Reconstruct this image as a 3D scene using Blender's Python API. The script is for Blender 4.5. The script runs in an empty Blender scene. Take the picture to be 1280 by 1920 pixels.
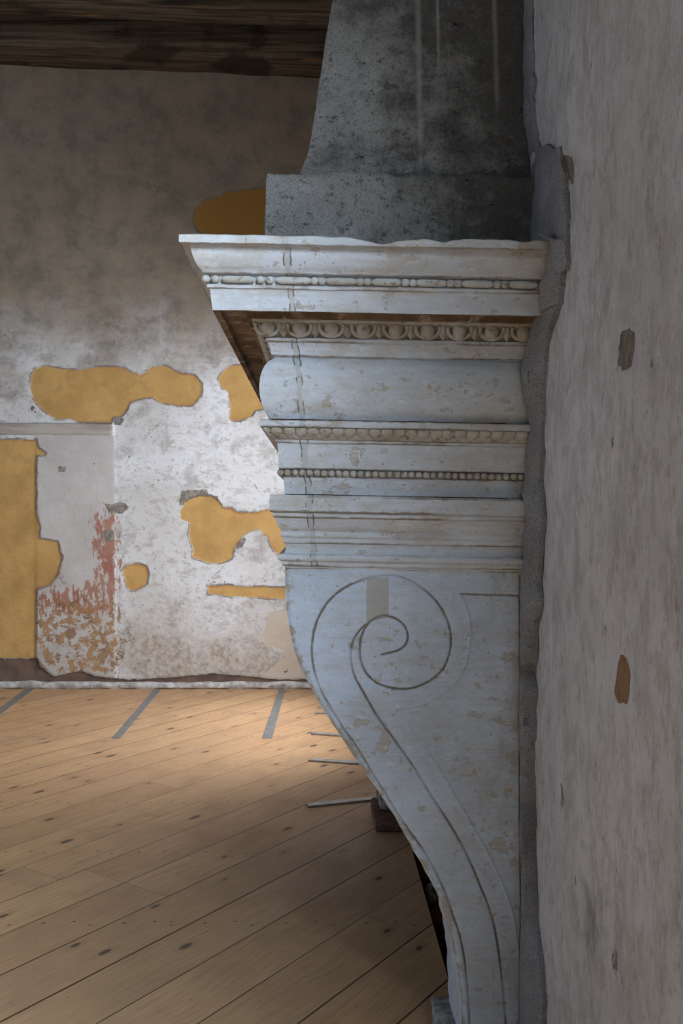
import bpy, math, random
import numpy as np
from mathutils import noise as mn, Vector

# ------------------------------------------------------------ frame of reference
F = 1730.0                 # focal length in pixels (1280 x 1920 frame)
VX, VY = 595.0, 960.0      # vanishing point of the room axis
EYE = 1.5
D0 = 2.40                  # distance of the near side of the fireplace
D1 = 4.80                  # its far side
XW = 0.56                  # the fireplace wall
YF = 7.84                  # the far wall
A_T = 0.019                # the masonry has settled by about one degree

scn = bpy.context.scene
COL = scn.collection

# ------------------------------------------------------------ camera
cd = bpy.data.cameras.new('camera')
cam = bpy.data.objects.new('camera', cd)
COL.objects.link(cam)
cam.location = (0, 0, EYE)
cam.rotation_euler = (math.pi/2, 0, 0)
cd.sensor_fit = 'VERTICAL'
cd.sensor_height = 36
cd.sensor_width = 24
cd.lens = 36*F/1920
cd.shift_x = (640-VX)/1920
cd.clip_start = 0.05
scn.camera = cam

# ------------------------------------------------------------ world, lights, exposure
w = bpy.data.worlds.new('sky')
scn.world = w
w.use_nodes = True
bg = w.node_tree.nodes['Background']
bg.inputs[0].default_value = (0.55, 0.70, 1.0, 1)
bg.inputs[1].default_value = 0.5
scn.view_settings.view_transform = 'Standard'
scn.view_settings.look = 'None'
scn.view_settings.gamma = 1
scn.view_settings.use_curve_mapping = False
scn.view_settings.exposure = 0.0

def area(name, loc, target, sx, sy, power, color, spread=180):
    ld = bpy.data.lights.new(name, 'AREA')
    ld.shape = 'RECTANGLE'
    ld.size, ld.size_y = sx, sy
    ld.energy = power
    ld.color = color
    ld.spread = math.radians(spread)
    o = bpy.data.objects.new(name, ld)
    COL.objects.link(o)
    o.location = loc
    d = Vector(target)-Vector(loc)
    o.rotation_euler = d.to_track_quat('-Z', 'Y').to_euler()
    return o

WIN = [(-0.95, 0.45, 1.40, 3.3), (5.75, 6.95, 0.75, 2.75)]   # y0, y1, z0, z1 of the windows in the fireplace wall
FILL_GAP = (1.6, 3.1, 1.0, 3.2)                                 # added opening in the unseen left wall, for the fill lamp
area('daylight_far', (1.25, 6.40, 2.5), (-0.4, 7.05, 0.95), 1.3, 2.0, 262, (0.98, 0.97, 1.0))
area('daylight_near', (1.25, -0.35, 2.8), (-1.0, 1.2, 1.2), 1.4, 2.0, 930, (0.74, 0.88, 1.0))
area('fill_left', (-5.8, 2.35, 2.3), (0.0, 2.0, 1.2), 1.4, 2.1, 42, (0.45, 0.65, 1.0))  # added fill to brighten the right wall, no such source known

# ------------------------------------------------------------ helpers
def tag(o, label=None, cat=None, group=None, kind=None):
    if label: o['label'] = label
    if cat: o['category'] = cat
    if group: o['group'] = group
    if kind: o['kind'] = kind
    return o

def mesh_obj(name, verts, faces, mat, parent=None, attrs=None, smooth=40):
    me = bpy.data.meshes.new(name)
    verts = np.asarray(verts, dtype=float)
    if parent is not None:
        verts = verts - np.array(parent['_o'])
    me.from_pydata(verts.tolist(), [], faces if isinstance(faces, list) else faces.tolist())
    me.update()
    if smooth:
        me.polygons.foreach_set('use_smooth', [True]*len(me.polygons))
        me.set_sharp_from_angle(angle=math.radians(smooth))
    if attrs:
        for k, v in attrs.items():
            a = me.attributes.new(k, 'FLOAT', 'POINT')
            a.data.foreach_set('value', np.asarray(v, dtype=np.float32).ravel())
    me.materials.append(mat)
    o = bpy.data.objects.new(name, me)
    COL.objects.link(o)
    if parent is not None:
        o.parent = parent
        o['_o'] = list(parent['_o'])
        o['_c'] = 1
    return o

ROOTS = []
def empty(name, loc, label, cat, group=None):
    o = bpy.data.objects.new(name, None)
    COL.objects.link(o)
    o.location = loc
    o.empty_display_size = 0.1
    o['_o'] = list(loc)
    tag(o, label, cat, group)
    return o

def grid_faces(nr, nc, close=False):
    r = np.arange(nr-1)[:, None]; c = np.arange(nc-1)[None, :]
    a = r*nc+c
    f = np.stack([a, a+1, a+nc+1, a+nc], -1).reshape(-1, 4)
    return f

class MB:
    def __init__(s): s.v = []; s.f = []
    def add(s, v, f):
        n = len(s.v); s.v += [tuple(p) for p in v]; s.f += [tuple(i+n for i in q) for q in f]
    def box(s, x0, x1, y0, y1, z0, z1):
        s.add([(x0,y0,z0),(x1,y0,z0),(x1,y1,z0),(x0,y1,z0),(x0,y0,z1),(x1,y0,z1),(x1,y1,z1),(x0,y1,z1)],
              [(0,3,2,1),(4,5,6,7),(0,1,5,4),(1,2,6,5),(2,3,7,6),(3,0,4,7)])
    def ball(s, c, rx, ry, rz, nu=10, nv=7, flip=False):
        v = [(c[0], c[1], c[2]-rz)]
        for j in range(1, nv):
            t = -math.pi/2+math.pi*j/nv
            for i in range(nu):
                a = 2*math.pi*i/nu
                v.append((c[0]+rx*math.cos(t)*math.cos(a), c[1]+ry*math.cos(t)*math.sin(a), c[2]+rz*math.sin(t)))
        v.append((c[0], c[1], c[2]+rz))
        f = []
        for i in range(nu):
            f.append((0, 1+(i+1) % nu, 1+i))
            for j in range(nv-2):
                a = 1+j*nu
                f.append((a+i, a+(i+1) % nu, a+nu+(i+1) % nu, a+nu+i))
            a = 1+(nv-2)*nu
            f.append((a+i, a+(i+1) % nu, len(v)-1))
        s.add(v, f)
    def tube(s, pts, rad, n=8):
        pts = [Vector(p) for p in pts]
        rings = []
        for i, p in enumerate(pts):
            d = (pts[min(i+1, len(pts)-1)]-pts[max(i-1, 0)]).normalized()
            up = Vector((0, 1, 0)) if abs(d.y) < .9 else Vector((1, 0, 0))
            a = d.cross(up).normalized(); b = d.cross(a)
            r = rad[i] if isinstance(rad, (list, tuple)) else rad
            rings.append([p+a*r*math.cos(2*math.pi*k/n)+b*r*math.sin(2*math.pi*k/n) for k in range(n)])
        v = [q for r in rings for q in r]
        f = []
        for i in range(len(pts)-1):
            for k in range(n):
                f.append((i*n+k, i*n+(k+1) % n, (i+1)*n+(k+1) % n, (i+1)*n+k))
        f.append(tuple(range(n))[::-1]); f.append(tuple((len(pts)-1)*n+k for k in range(n)))
        s.add(v, f)
    def xform(s, fn): s.v = [tuple(fn(p)) for p in s.v]
    def build(s, name, mat, parent=None, smooth=40, attrs=None):
        return mesh_obj(name, s.v, s.f, mat, parent, attrs, smooth)

def cr(pts, n=8):
    """Catmull-Rom through the points"""
    P = [np.array(p, float) for p in pts]
    P = [2*P[0]-P[1]]+P+[2*P[-1]-P[-2]]
    out = []
    for i in range(1, len(P)-2):
        for k in range(n):
            t = k/n
            out.append(.5*((2*P[i])+(-P[i-1]+P[i+1])*t+(2*P[i-1]-5*P[i]+4*P[i+1]-P[i+2])*t*t+(-P[i-1]+3*P[i]-3*P[i+1]+P[i+2])*t**3))
    out.append(P[-2])
    return np.array(out)

def pdist(Q, L):
    d = np.full(len(Q), 1e9)
    for a, b in zip(L[:-1], L[1:]):
        ab = b-a; t = np.clip(((Q-a)@ab)/max(ab@ab, 1e-12), 0, 1)
        d = np.minimum(d, np.hypot(*(Q-(a+t[:, None]*ab)).T))
    return d

def sdf(Q, P):
    """positive inside the polygon"""
    P = np.array(P, float)
    L = np.vstack([P, P[:1]])
    d = pdist(Q, L)
    ins = np.zeros(len(Q), bool)
    for a, b in zip(L[:-1], L[1:]):
        c = ((a[1] > Q[:, 1]) != (b[1] > Q[:, 1]))
        if a[1] == b[1]: continue
        xi = (b[0]-a[0])*(Q[:, 1]-a[1])/(b[1]-a[1])+a[0]
        ins ^= c & (Q[:, 0] < xi)
    return np.where(ins, d, -d)

def nz(p, s, seed=0.0, oct=3):
    return mn.fractal(Vector((p[0]*s+seed, p[1]*s-seed, p[2]*s+seed*.5)), 1.0, 2.0, oct)

# ------------------------------------------------------------ node helpers
class N:
    def __init__(s, name, rough=0.9, spec=0.25, off=None):
        s.m = bpy.data.materials.new(name); s.m.use_nodes = True
        s.t = s.m.node_tree; s.b = s.t.nodes['Principled BSDF']
        s.b.inputs['Roughness'].default_value = rough
        s.b.inputs['Specular IOR Level'].default_value = spec
        s.co = s.t.nodes.new('ShaderNodeTexCoord').outputs['Object']
        if off:
            q = s.t.nodes.new('ShaderNodeVectorMath'); s.t.links.new(s.co, q.inputs[0]); q.inputs[1].default_value = off; s.co = q.outputs[0]
    def new(s, k): return s.t.nodes.new(k)
    def put(s, sock, v):
        if isinstance(v, (int, float)):
            try: sock.default_value = v
            except TypeError: sock.default_value = (v, v, v)
        elif isinstance(v, (tuple, list)):
            if len(v) == 3 and len(sock.default_value) == 4: v = tuple(v)+(1,)
            sock.default_value = v
        else: s.t.links.new(v, sock)
    def M(s, op, a, b=0.0, c=None, clamp=False):
        n = s.new('ShaderNodeMath'); n.operation = op; n.use_clamp = clamp
        s.put(n.inputs[0], a); s.put(n.inputs[1], b)
        if c is not None: s.put(n.inputs[2], c)
        return n.outputs[0]
    def sep(s, v=None):
        n = s.new('ShaderNodeSeparateXYZ'); s.put(n.inputs[0], v if v is not None else s.co); return n.outputs
    def comb(s, x, y, z):
        n = s.new('ShaderNodeCombineXYZ')
        for i, q in enumerate((x, y, z)): s.put(n.inputs[i], q)
        return n.outputs[0]
    def scale(s, v, k):
        n = s.new('ShaderNodeVectorMath'); n.operation = 'MULTIPLY'
        s.put(n.inputs[0], v); n.inputs[1].default_value = k; return n.outputs[0]
    def noise(s, sc, det=4, rough=.55, v=None, k=None, dist=0.0, off=None):
        v = v if v is not None else s.co
        if k: v = s.scale(v, k)
        if off:
            n = s.new('ShaderNodeVectorMath'); s.put(n.inputs[0], v); n.inputs[1].default_value = off; v = n.outputs[0]
        n = s.new('ShaderNodeTexNoise'); s.put(n.inputs['Vector'], v)
        n.inputs['Scale'].default_value = sc; n.inputs['Detail'].default_value = det
        n.inputs['Roughness'].default_value = rough; n.inputs['Distortion'].default_value = dist
        return n.outputs['Fac']
    def voro(s, sc, v=None, k=None, rnd=1.0):
        v = v if v is not None else s.co
        if k: v = s.scale(v, k)
        n = s.new('ShaderNodeTexVoronoi'); s.put(n.inputs['Vector'], v); n.inputs['Scale'].default_value = sc
        n.inputs['Randomness'].default_value = rnd
        return n.outputs['Distance'], n.outputs['Color']
    def ss(s, x, a, b, lo=0.0, hi=1.0):
        n = s.new('ShaderNodeMapRange'); n.interpolation_type = 'SMOOTHSTEP'
        s.put(n.inputs[0], x)
        n.inputs[1].default_value = a; n.inputs[2].default_value = b
        n.inputs[3].default_value = lo; n.inputs[4].default_value = hi
        return n.outputs[0]
    def mix(s, f, a, b, mode='MIX'):
        n = s.new('ShaderNodeMix'); n.data_type = 'RGBA'; n.blend_type = mode
        s.put(n.inputs[0], f); s.put(n.inputs[6], a); s.put(n.inputs[7], b)
        return n.outputs[2]
    def attr(s, name):
        n = s.new('ShaderNodeAttribute'); n.attribute_name = name; return n.outputs['Fac']
    def color(s, c): s.put(s.b.inputs['Base Color'], c)
    def bump(s, h, dist=0.01, strength=1.0):
        n = s.new('ShaderNodeBump'); s.put(n.inputs['Height'], h)
        n.inputs['Distance'].default_value = dist; n.inputs['Strength'].default_value = strength
        s.t.links.new(n.outputs[0], s.b.inputs['Normal'])
        return s.m

# ------------------------------------------------------------ materials
FPO = (.30, 3.6, 0)        # where the fireplace stands
def mat_stone(name='painted_limestone', seam=True, attrs=False):
    n = N(name, .75, .3, FPO)
    X = n.sep()
    brush = n.noise(9, 5, .6, k=(1, 1, 7))
    big = n.noise(3.2, 4, .6)
    fine = n.noise(75, 6, .7)
    c = n.mix(n.ss(big, .35, .68), (.58, .63, .71) if seam else (.53, .62, .77), (.47, .50, .54) if seam else (.43, .50, .60))
    c = n.mix(n.ss(brush, .42, .70, 0, .30), c, (.38, .35, .31))
    # flaked paint showing the beige stone
    fl = n.M('ADD', n.noise(26, 6, .66, k=(1, 1, 1.3), off=(3, 1, 2)), n.M('MULTIPLY', n.noise(5, 2, .5, off=(7, 7, 7)), .40))
    flk = n.ss(fl, .825, .85)
    c = n.mix(n.ss(n.noise(4, 6, .7, k=(1, 1, 2.2), off=(9, 4, 3)), .47, .64, 0, .60 if seam else .22), c, (.42, .38, .33))
    c = n.mix(n.M('MULTIPLY', flk, .7), c, (.40, .34, .27))
    c = n.mix(n.ss(fine, .54, .66, 0, .30), c, (.30, .28, .26))
    c = n.mix(n.ss(n.noise(50, 5, .7, k=(.5, 1, 1.5), off=(5, 8, 0)), .55, .66, 0, .4), c, (.72, .74, .77))
    sp = n.ss(n.noise(70, 4, .6, off=(5, 0, 0)), .66, .69)
    c = n.mix(n.M('MULTIPLY', sp, .7), c, (.28, .22, .15))
    rust = n.ss(n.M('ADD', n.noise(38, 3, .6, off=(1, 9, 0)), n.M('MULTIPLY', big, .25)), .80, .84)
    c = n.mix(n.M('MULTIPLY', rust, .6), c, (.40, .24, .10))
    h = n.M('ADD', n.M('MULTIPLY', fine, .25), n.M('ADD', n.M('MULTIPLY', brush, .3), n.M('MULTIPLY', flk, -.35)))
    h = n.M('ADD', h, n.M('MULTIPLY', n.noise(18, 3), .4))
    if seam:
        line = n.M('ADD', n.M('MULTIPLY', X[2], -.085), .108)      # x of the mortar joint at height z
        d = n.M('ABSOLUTE', n.M('ADD', n.M('SUBTRACT', X[0], line), n.M('MULTIPLY', n.M('SUBTRACT', n.noise(25, 3), .5), .02)))
        band = n.M('MULTIPLY', n.ss(d, .005, .008, 1, 0), n.M('LESS_THAN', X[1], 2.45))
        edge = n.M('MULTIPLY', n.ss(n.M('ABSOLUTE', n.M('SUBTRACT', d, .0075)), .0004, .0024, 1, 0), n.M('MULTIPLY', n.ss(n.noise(30, 3, off=(2, 2, 2)), .45, .55), n.M('LESS_THAN', X[1], 2.45)))
        c = n.mix(n.M('MULTIPLY', band, .55), c, (.38, .37, .36))
        c = n.mix(n.M('MULTIPLY', edge, .85), c, (.10, .09, .08))
        h = n.M('SUBTRACT', h, n.M('MULTIPLY', edge, .6))
    # darker grey where the side meets the wall mortar
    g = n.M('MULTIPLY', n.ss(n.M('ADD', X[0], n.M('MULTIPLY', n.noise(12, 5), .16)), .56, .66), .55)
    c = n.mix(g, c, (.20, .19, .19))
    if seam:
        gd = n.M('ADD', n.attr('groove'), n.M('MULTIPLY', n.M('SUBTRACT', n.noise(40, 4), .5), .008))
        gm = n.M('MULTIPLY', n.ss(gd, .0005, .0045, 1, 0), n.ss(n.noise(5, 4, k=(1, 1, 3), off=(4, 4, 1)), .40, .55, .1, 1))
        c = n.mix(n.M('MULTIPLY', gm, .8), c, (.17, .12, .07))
    if attrs:
        gd = n.M('ADD', n.attr('groove'), n.M('MULTIPLY', n.M('SUBTRACT', n.noise(60, 4), .5), .006))
        gm = n.M('MULTIPLY', n.ss(gd, .0008, .0034, 1, 0), n.ss(n.noise(7, 4, off=(4, 4, 1)), .36, .56, .12, 1))
        c = n.mix(n.M('MULTIPLY', gm, .85), c, (.20, .15, .09))
        sw = n.M('ADD', n.attr('swatch'), n.M('MULTIPLY', n.M('SUBTRACT', n.noise(60, 3), .5), .003))
        c = n.mix(n.ss(sw, 0, .002, 0, .7), c, (.37, .34, .29))
        edg = n.M('ADD', n.attr('edge'), n.M('MULTIPLY', n.M('SUBTRACT', n.noise(22, 6, .65), .5), .14))
        c = n.mix(n.ss(edg, .0, .010, .75, 0), c, (.33, .29, .23))
        # tool strokes
        tl = n.ss(n.noise(30, 3, .5, k=(1, 1, 6), off=(0, 3, 3)), .60, .63)
        c = n.mix(n.M('MULTIPLY', n.M('MULTIPLY', tl, n.ss(big, .45, .55)), .35), c, (.33, .30, .26))
        ol = n.noise(8, 5, .6, k=(1, 1, .35), off=(6, 2, 9))
        c = n.mix(n.M('MULTIPLY', n.ss(ol, .54, .66), n.ss(X[0], .25, .5, 0, .45)), c, (.30, .27, .22))
        h = n.M('SUBTRACT', h, n.M('MULTIPLY', gm, .7))
    n.color(c)
    return n.bump(h, .004, .8)

def mat_carved(c0=(.50, .49, .47), c1=(.38, .34, .29), name='carved_stone'):
    n = N(name, .8, .25, FPO)
    c = n.mix(n.ss(n.noise(12, 4), .35, .7), c0, c1)
    c = n.mix(n.ss(n.noise(60, 4), .55, .66, 0, .7), c, (.24, .18, .12))
    n.color(c)
    return n.bump(n.noise(80, 4), .002, .7)

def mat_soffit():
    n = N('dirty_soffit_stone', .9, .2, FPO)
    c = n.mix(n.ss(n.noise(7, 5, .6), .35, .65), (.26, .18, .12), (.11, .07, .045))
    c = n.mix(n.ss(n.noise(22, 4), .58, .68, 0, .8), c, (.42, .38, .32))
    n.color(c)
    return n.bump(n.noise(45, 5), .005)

def mat_concrete():
    n = N('sooty_render', .95, .15, FPO)
    X = n.sep()
    big = n.noise(2.6, 5, .65, off=(2, 0, 4)); fine = n.noise(170, 6, .75); mid = n.noise(40, 6, .75)
    c = n.mix(n.ss(big, .35, .65), (.74, .74, .74), (.50, .49, .48))
    soot = n.M('ADD', n.noise(4.5, 8, .75, off=(1, 1, 8)), n.M('ADD', n.M('MULTIPLY', X[0], .42), n.M('MULTIPLY', X[2], .10)))
    c = n.mix(n.ss(soot, .75, .97, 0, .82), c, (.135, .125, .120))
    c = n.mix(n.ss(fine, .38, .50, .45, 0), c, (.07, .07, .07))
    c = n.mix(n.ss(fine, .56, .70, 0, .40), c, (.66, .66, .66))
    c = n.mix(n.ss(mid, .46, .36, 0, .7), c, (.14, .135, .13))
    pit = n.ss(n.noise(26, 7, .8, k=(.7, 1, 1.4), off=(3, 3, 3)), .385, .36)
    c = n.mix(n.M('MULTIPLY', pit, .8), c, (.03, .03, .03))
    def drip(x0, wd, z0):
        d = n.M('ABSOLUTE', n.M('ADD', n.M('SUBTRACT', X[0], x0), n.M('MULTIPLY', n.M('SUBTRACT', n.noise(3, 3), .5), .006)))
        return n.M('MULTIPLY', n.M('MULTIPLY', n.ss(d, 0, wd, 1, 0), n.ss(X[2], z0, z0+.15)), n.M('MULTIPLY', n.noise(8, 2), .95))
    dr = n.M('ADD', drip(.272, .013, 2.36), n.M('ADD', drip(.325, .007, 2.62), drip(.478, .011, 2.52)))
    dr = n.M('MULTIPLY', dr, n.M('LESS_THAN', X[1], 2.7))
    c = n.mix(dr, c, (.85, .85, .83))
    n.color(c)
    h = n.M('ADD', n.M('MULTIPLY', fine, .9), n.M('ADD', n.M('MULTIPLY', mid, 1.3), n.M('MULTIPLY', pit, -1.4)))
    return n.bump(h, .022, 1.0)

def mat_mortar():
    n = N('grey_mortar', .95, .15, FPO)
    f = n.noise(330, 4, .7)
    c = n.mix(n.ss(n.noise(9, 4), .3, .7), (.36, .36, .38), (.27, .27, .29))
    c = n.mix(n.ss(f, .50, .60, 0, .75), c, (.10, .10, .105))
    c = n.mix(n.ss(f, .34, .44, .3, 0), c, (.46, .46, .47))
    cr_ = n.ss(n.noise(16, 6, .7, k=(1, 1, .5), off=(2, 5, 1)), .64, .68)
    c = n.mix(n.M('MULTIPLY', cr_, .6), c, (.04, .04, .045))
    n.color(c)
    return n.bump(n.M('ADD', f, n.M('MULTIPLY', n.noise(30, 5), .8)), .004, 1.0)

def mat_farwall():
    n = N('old_wall_plaster', .92, .15)
    X = n.sep()
    big = n.noise(1.3, 5, .6); mid = n.noise(5, 6, .65, off=(3, 0, 1)); fine = n.noise(24, 6, .7)
    wob = n.M('ADD', n.M('MULTIPLY', n.M('SUBTRACT', n.noise(16, 5, .65), .5), .05), n.M('MULTIPLY', n.M('SUBTRACT', n.noise(60, 3, .6), .5), .02))
    def sd(name, k=1.0): return n.M('ADD', n.attr(name), n.M('MULTIPLY', wob, k))
    c = n.mix(n.ss(big, .35, .65), (.78, .83, .88), (.66, .68, .69))
    c = n.mix(n.ss(mid, .50, .68, 0, .55), c, (.30, .28, .25))
    c = n.mix(n.ss(n.noise(8, 6, .7, k=(1, 1, .4), off=(9, 2, 2)), .55, .66, 0, .5), c, (.70, .71, .72))
    c = n.mix(n.ss(fine, .54, .66, 0, .5), c, (.34, .32, .29))
    c = n.mix(n.ss(n.noise(11, 7, .72, k=(.6, 1, 1.4), off=(2, 3, 8)), .52, .62, 0, .45), c, (.38, .37, .36))
    c = n.mix(n.ss(n.noise(38, 5, .7, off=(6, 0, 8)), .60, .68, 0, .6), c, (.80, .80, .80))
    c = n.mix(n.ss(n.noise(30, 4, .65, k=(1, 1, .7), off=(1, 6, 2)), .655, .69, 0, .75), c, (.17, .15, .13))
    # dimness of the upper wall painted in as a darker tan
    up = n.ss(n.M('ADD', X[2], n.M('MULTIPLY', n.M('SUBTRACT', big, .5), 1.6)), 2.3, 3.4)
    tan = n.mix(n.ss(mid, .35, .65), (.30, .225, .145), (.20, .16, .115))
    c = n.mix(n.M('MULTIPLY', up, .85), c, tan)
    # ground damp: beige dirt near the floor
    dm = n.M('ADD', n.attr('dirt'), n.M('MULTIPLY', n.M('SUBTRACT', n.noise(3.2, 6, .7, off=(0, 0, 5)), .5), .9))
    dc = n.mix(n.ss(fine, .35, .62), (.52, .46, .38), (.28, .22, .16))
    c = n.mix(n.ss(dm, -.05, .25, 0, .7), c, dc)
    c = n.mix(n.M('MULTIPLY', n.ss(dm, -.1, .1), n.ss(n.noise(15, 7, .75, off=(0, 1, 4)), .50, .56, 0, .6)), c, (.68, .66, .62))
    cream = n.ss(sd('cream', .7), 0, .006)
    c = n.mix(cream, c, n.mix(n.ss(mid, .3, .7), (.66, .62, .55), (.60, .52, .43)))
    panel = n.ss(sd('panel', .3), 0, .004)
    pc = n.mix(n.ss(n.noise(4, 5), .3, .7), (.62, .62, .62), (.52, .52, .51))
    c = n.mix(panel, c, pc)
    # scraped red and brown paint on the smooth panel
    str_ = n.noise(16, 8, .8, k=(1.5, 1, .5), off=(4, 4, 0))
    red = n.M('ADD', n.M('MINIMUM', n.attr('red'), .035), n.M('MULTIPLY', n.M('SUBTRACT', str_, .50), .85))
    rc = n.mix(n.ss(mid, .4, .6), (.36, .12, .07), (.42, .20, .13))
    c = n.mix(n.M('MULTIPLY', n.ss(red, .0, .018), .85), c, rc)
    str2 = n.noise(17, 7, .75, k=(.8, 1, .8), off=(1, 0, 6), dist=.4)
    brn = n.M('ADD', n.M('MINIMUM', n.attr('brown'), .03), n.M('MULTIPLY', n.M('SUBTRACT', str2, .515), .95))
    bc = n.mix(n.ss(n.noise(7, 4), .42, .58), (.26, .14, .07), (.42, .24, .09))
    c = n.mix(n.M('MULTIPLY', n.ss(brn, 0, .03), .85), c, bc)
    # ledge band
    led = n.ss(n.attr('ledge'), 0, .004)
    c = n.mix(led, c, n.mix(n.ss(n.noise(6, 5, k=(.4, 1, 3)), .4, .65), (.50, .48, .44), (.36, .33, .30)))
    # older layers laid bare
    gs = sd('grey', .8)
    c = n.mix(n.ss(gs, 0, .005), c, n.mix(n.ss(fine, .4, .6), (.34, .32, .29), (.20, .18, .16)))
    ys = sd('yellow', .7)
    c = n.mix(n.M('MULTIPLY', n.ss(n.M('ABSOLUTE', n.M('ADD', ys, .006)), .001, .011, 1, 0), n.ss(n.noise(9, 3), .40, .55, .2, .9)), c, (.19, .16, .14))
    yc = n.mix(n.ss(n.noise(3.4, 4), .35, .68), (.62, .40, .155), (.50, .315, .115))
    yc = n.mix(n.ss(fine, .60, .70, 0, .35), yc, (.72, .58, .36))
    yc = n.mix(n.ss(n.noise(6, 5, .65, off=(5, 1, 0)), .50, .68, 0, .45), yc, (.40, .25, .10))
    yc = n.mix(n.M('MULTIPLY', n.ss(ys, .03, .0, 0, .6), n.ss(n.noise(5, 3, off=(1, 0, 0)), .5, .6)), yc, (.42, .16, .09))
    yc = n.mix(n.M('GREATER_THAN', X[2], 3.2), yc, (.36, .20, .055))
    ym = n.ss(ys, 0, .003)
    c = n.mix(ym, c, yc)
    bb = n.ss(sd('base', .7), 0, .004)
    c = n.mix(bb, c, n.mix(n.ss(mid, .4, .62), (.20, .14, .11), (.13, .095, .08)))
    # hairline cracks
    vd = n.new('ShaderNodeTexVoronoi'); vd.feature = 'DISTANCE_TO_EDGE'
    jit = n.new('ShaderNodeVectorMath'); jit.operation = 'ADD'
    n.put(jit.inputs[0], n.co); n.put(jit.inputs[1], n.comb(n.M('MULTIPLY', mid, .6), 0, n.M('MULTIPLY', fine, .25)))
    n.put(vd.inputs['Vector'], jit.outputs[0]); vd.inputs['Scale'].default_value = .7
    ck = n.M('MULTIPLY', n.ss(vd.outputs[0], .0015, .006, 1, 0), n.ss(n.noise(2, 2, off=(8, 8, 8)), .52, .6))
    c = n.mix(n.M('MULTIPLY', ck, n.M('SUBTRACT', .7, n.M('MULTIPLY', ym, .7))), c, (.14, .12, .10))
    # chips
    chip = n.ss(n.noise(13, 3, .5, k=(1, 1, .7), off=(2, 7, 7)), .735, .75)
    c = n.mix(chip, c, (.20, .17, .14))
    n.color(c)
    h = n.M('ADD', n.M('MULTIPLY', fine, .35), n.M('MULTIPLY', mid, .5))
    h = n.M('SUBTRACT', h, n.M('MULTIPLY', ym, .7))
    h = n.M('SUBTRACT', h, n.M('MULTIPLY', bb, .8))
    h = n.M('ADD', h, n.M('MULTIPLY', led, .6))
    h = n.M('SUBTRACT', h, n.M('MULTIPLY', cream, .4))
    return n.bump(h, .012, .9)

def mat_rightwall():
    n = N('lime_washed_plaster', .9, .15)
    big = n.noise(1.6, 5, .6); st = n.noise(24, 7, .72, k=(1, .8, .42)); fine = n.noise(60, 6, .7, k=(1, 1, .6))
    c = n.mix(n.ss(big, .35, .65), (.60, .59, .61), (.50, .49, .49))
    c = n.mix(n.ss(st, .42, .62, 0, .5), c, (.33, .315, .305))
    c = n.mix(n.ss(n.noise(30, 5, .7, k=(1, 1, .4), off=(3, 2, 1)), .56, .66, 0, .4), c, (.60, .60, .61))
    c = n.mix(n.ss(fine, .56, .68, 0, .5), c, (.24, .22, .20))
    c = n.mix(n.ss(n.noise(26, 6, .7, k=(1, .8, .5), off=(8, 2, 5)), .54, .60, 0, .35), c, (.28, .25, .22))
    c = n.mix(n.ss(n.noise(15, 4, .6, k=(1, 1, .6), off=(2, 2, 5)), .70, .715, 0, .8), c, (.16, .12, .10))
    c = n.mix(n.ss(n.noise(90, 4, .7, k=(1, .7, .5), off=(7, 7, 5)), .62, .70, 0, .5), c, (.66, .66, .66))
    wob = n.M('MULTIPLY', n.M('SUBTRACT', n.noise(35, 5, .65), .5), .02)
    gp = n.ss(n.M('ADD', n.attr('grey'), wob), 0, .003)
    c = n.mix(gp, c, n.mix(n.ss(fine, .4, .6), (.24, .20, .17), (.15, .13, .11)))
    op = n.ss(n.M('ADD', n.attr('ochre'), n.M('MULTIPLY', wob, .6)), 0, .002)
    c = n.mix(op, c, n.mix(n.ss(n.noise(35, 4, .6, k=(1, 1, .5)), .52, .56), (.27, .175, .095), (.24, .13, .09)))
    rd = n.M('ADD', n.attr('rust'), n.M('MULTIPLY', n.M('SUBTRACT', n.noise(60, 5, .7, k=(1, 1, .35)), .55), .16))
    c = n.mix(n.ss(rd, 0, .02, 0, .65), c, (.30, .12, .07))
    sc = n.ss(n.noise(40, 4, .6, k=(1, 1, .16), off=(5, 5, 5)), .70, .73)
    c = n.mix(n.M('MULTIPLY', n.M('MULTIPLY', sc, n.ss(n.noise(1.7, 2, off=(0, 4, 4)), .5, .6)), .6), c, (.32, .13, .08))
    dk = n.M('ADD', n.attr('soot'), n.M('MULTIPLY', n.M('SUBTRACT', n.noise(16, 6, .7, k=(1, 1, .5)), .55), .30))
    c = n.mix(n.ss(dk, -.02, .08, 0, .6), c, (.12, .11, .10))
    tn = n.ss(n.M('ADD', n.attr('raw'), n.M('MULTIPLY', wob, 1.5)), 0, .004)
    c = n.mix(tn, c, n.mix(n.ss(fine, .45, .6), (.24, .17, .10), (.05, .045, .04)))
    n.color(c)
    h = n.M('ADD', n.M('MULTIPLY', st, .9), n.M('ADD', n.M('MULTIPLY', fine, .4), n.M('MULTIPLY', n.M('ADD', gp, op), -.5)))
    return n.bump(h, .010, 1.0)

def mat_plain(name, col, rough=.9):
    n = N(name, rough, .2)
    c = n.mix(n.ss(n.noise(4, 4), .3, .7), col, tuple(q*.75 for q in col))
    n.color(c)
    return n.bump(n.noise(30, 4), .004)

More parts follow.
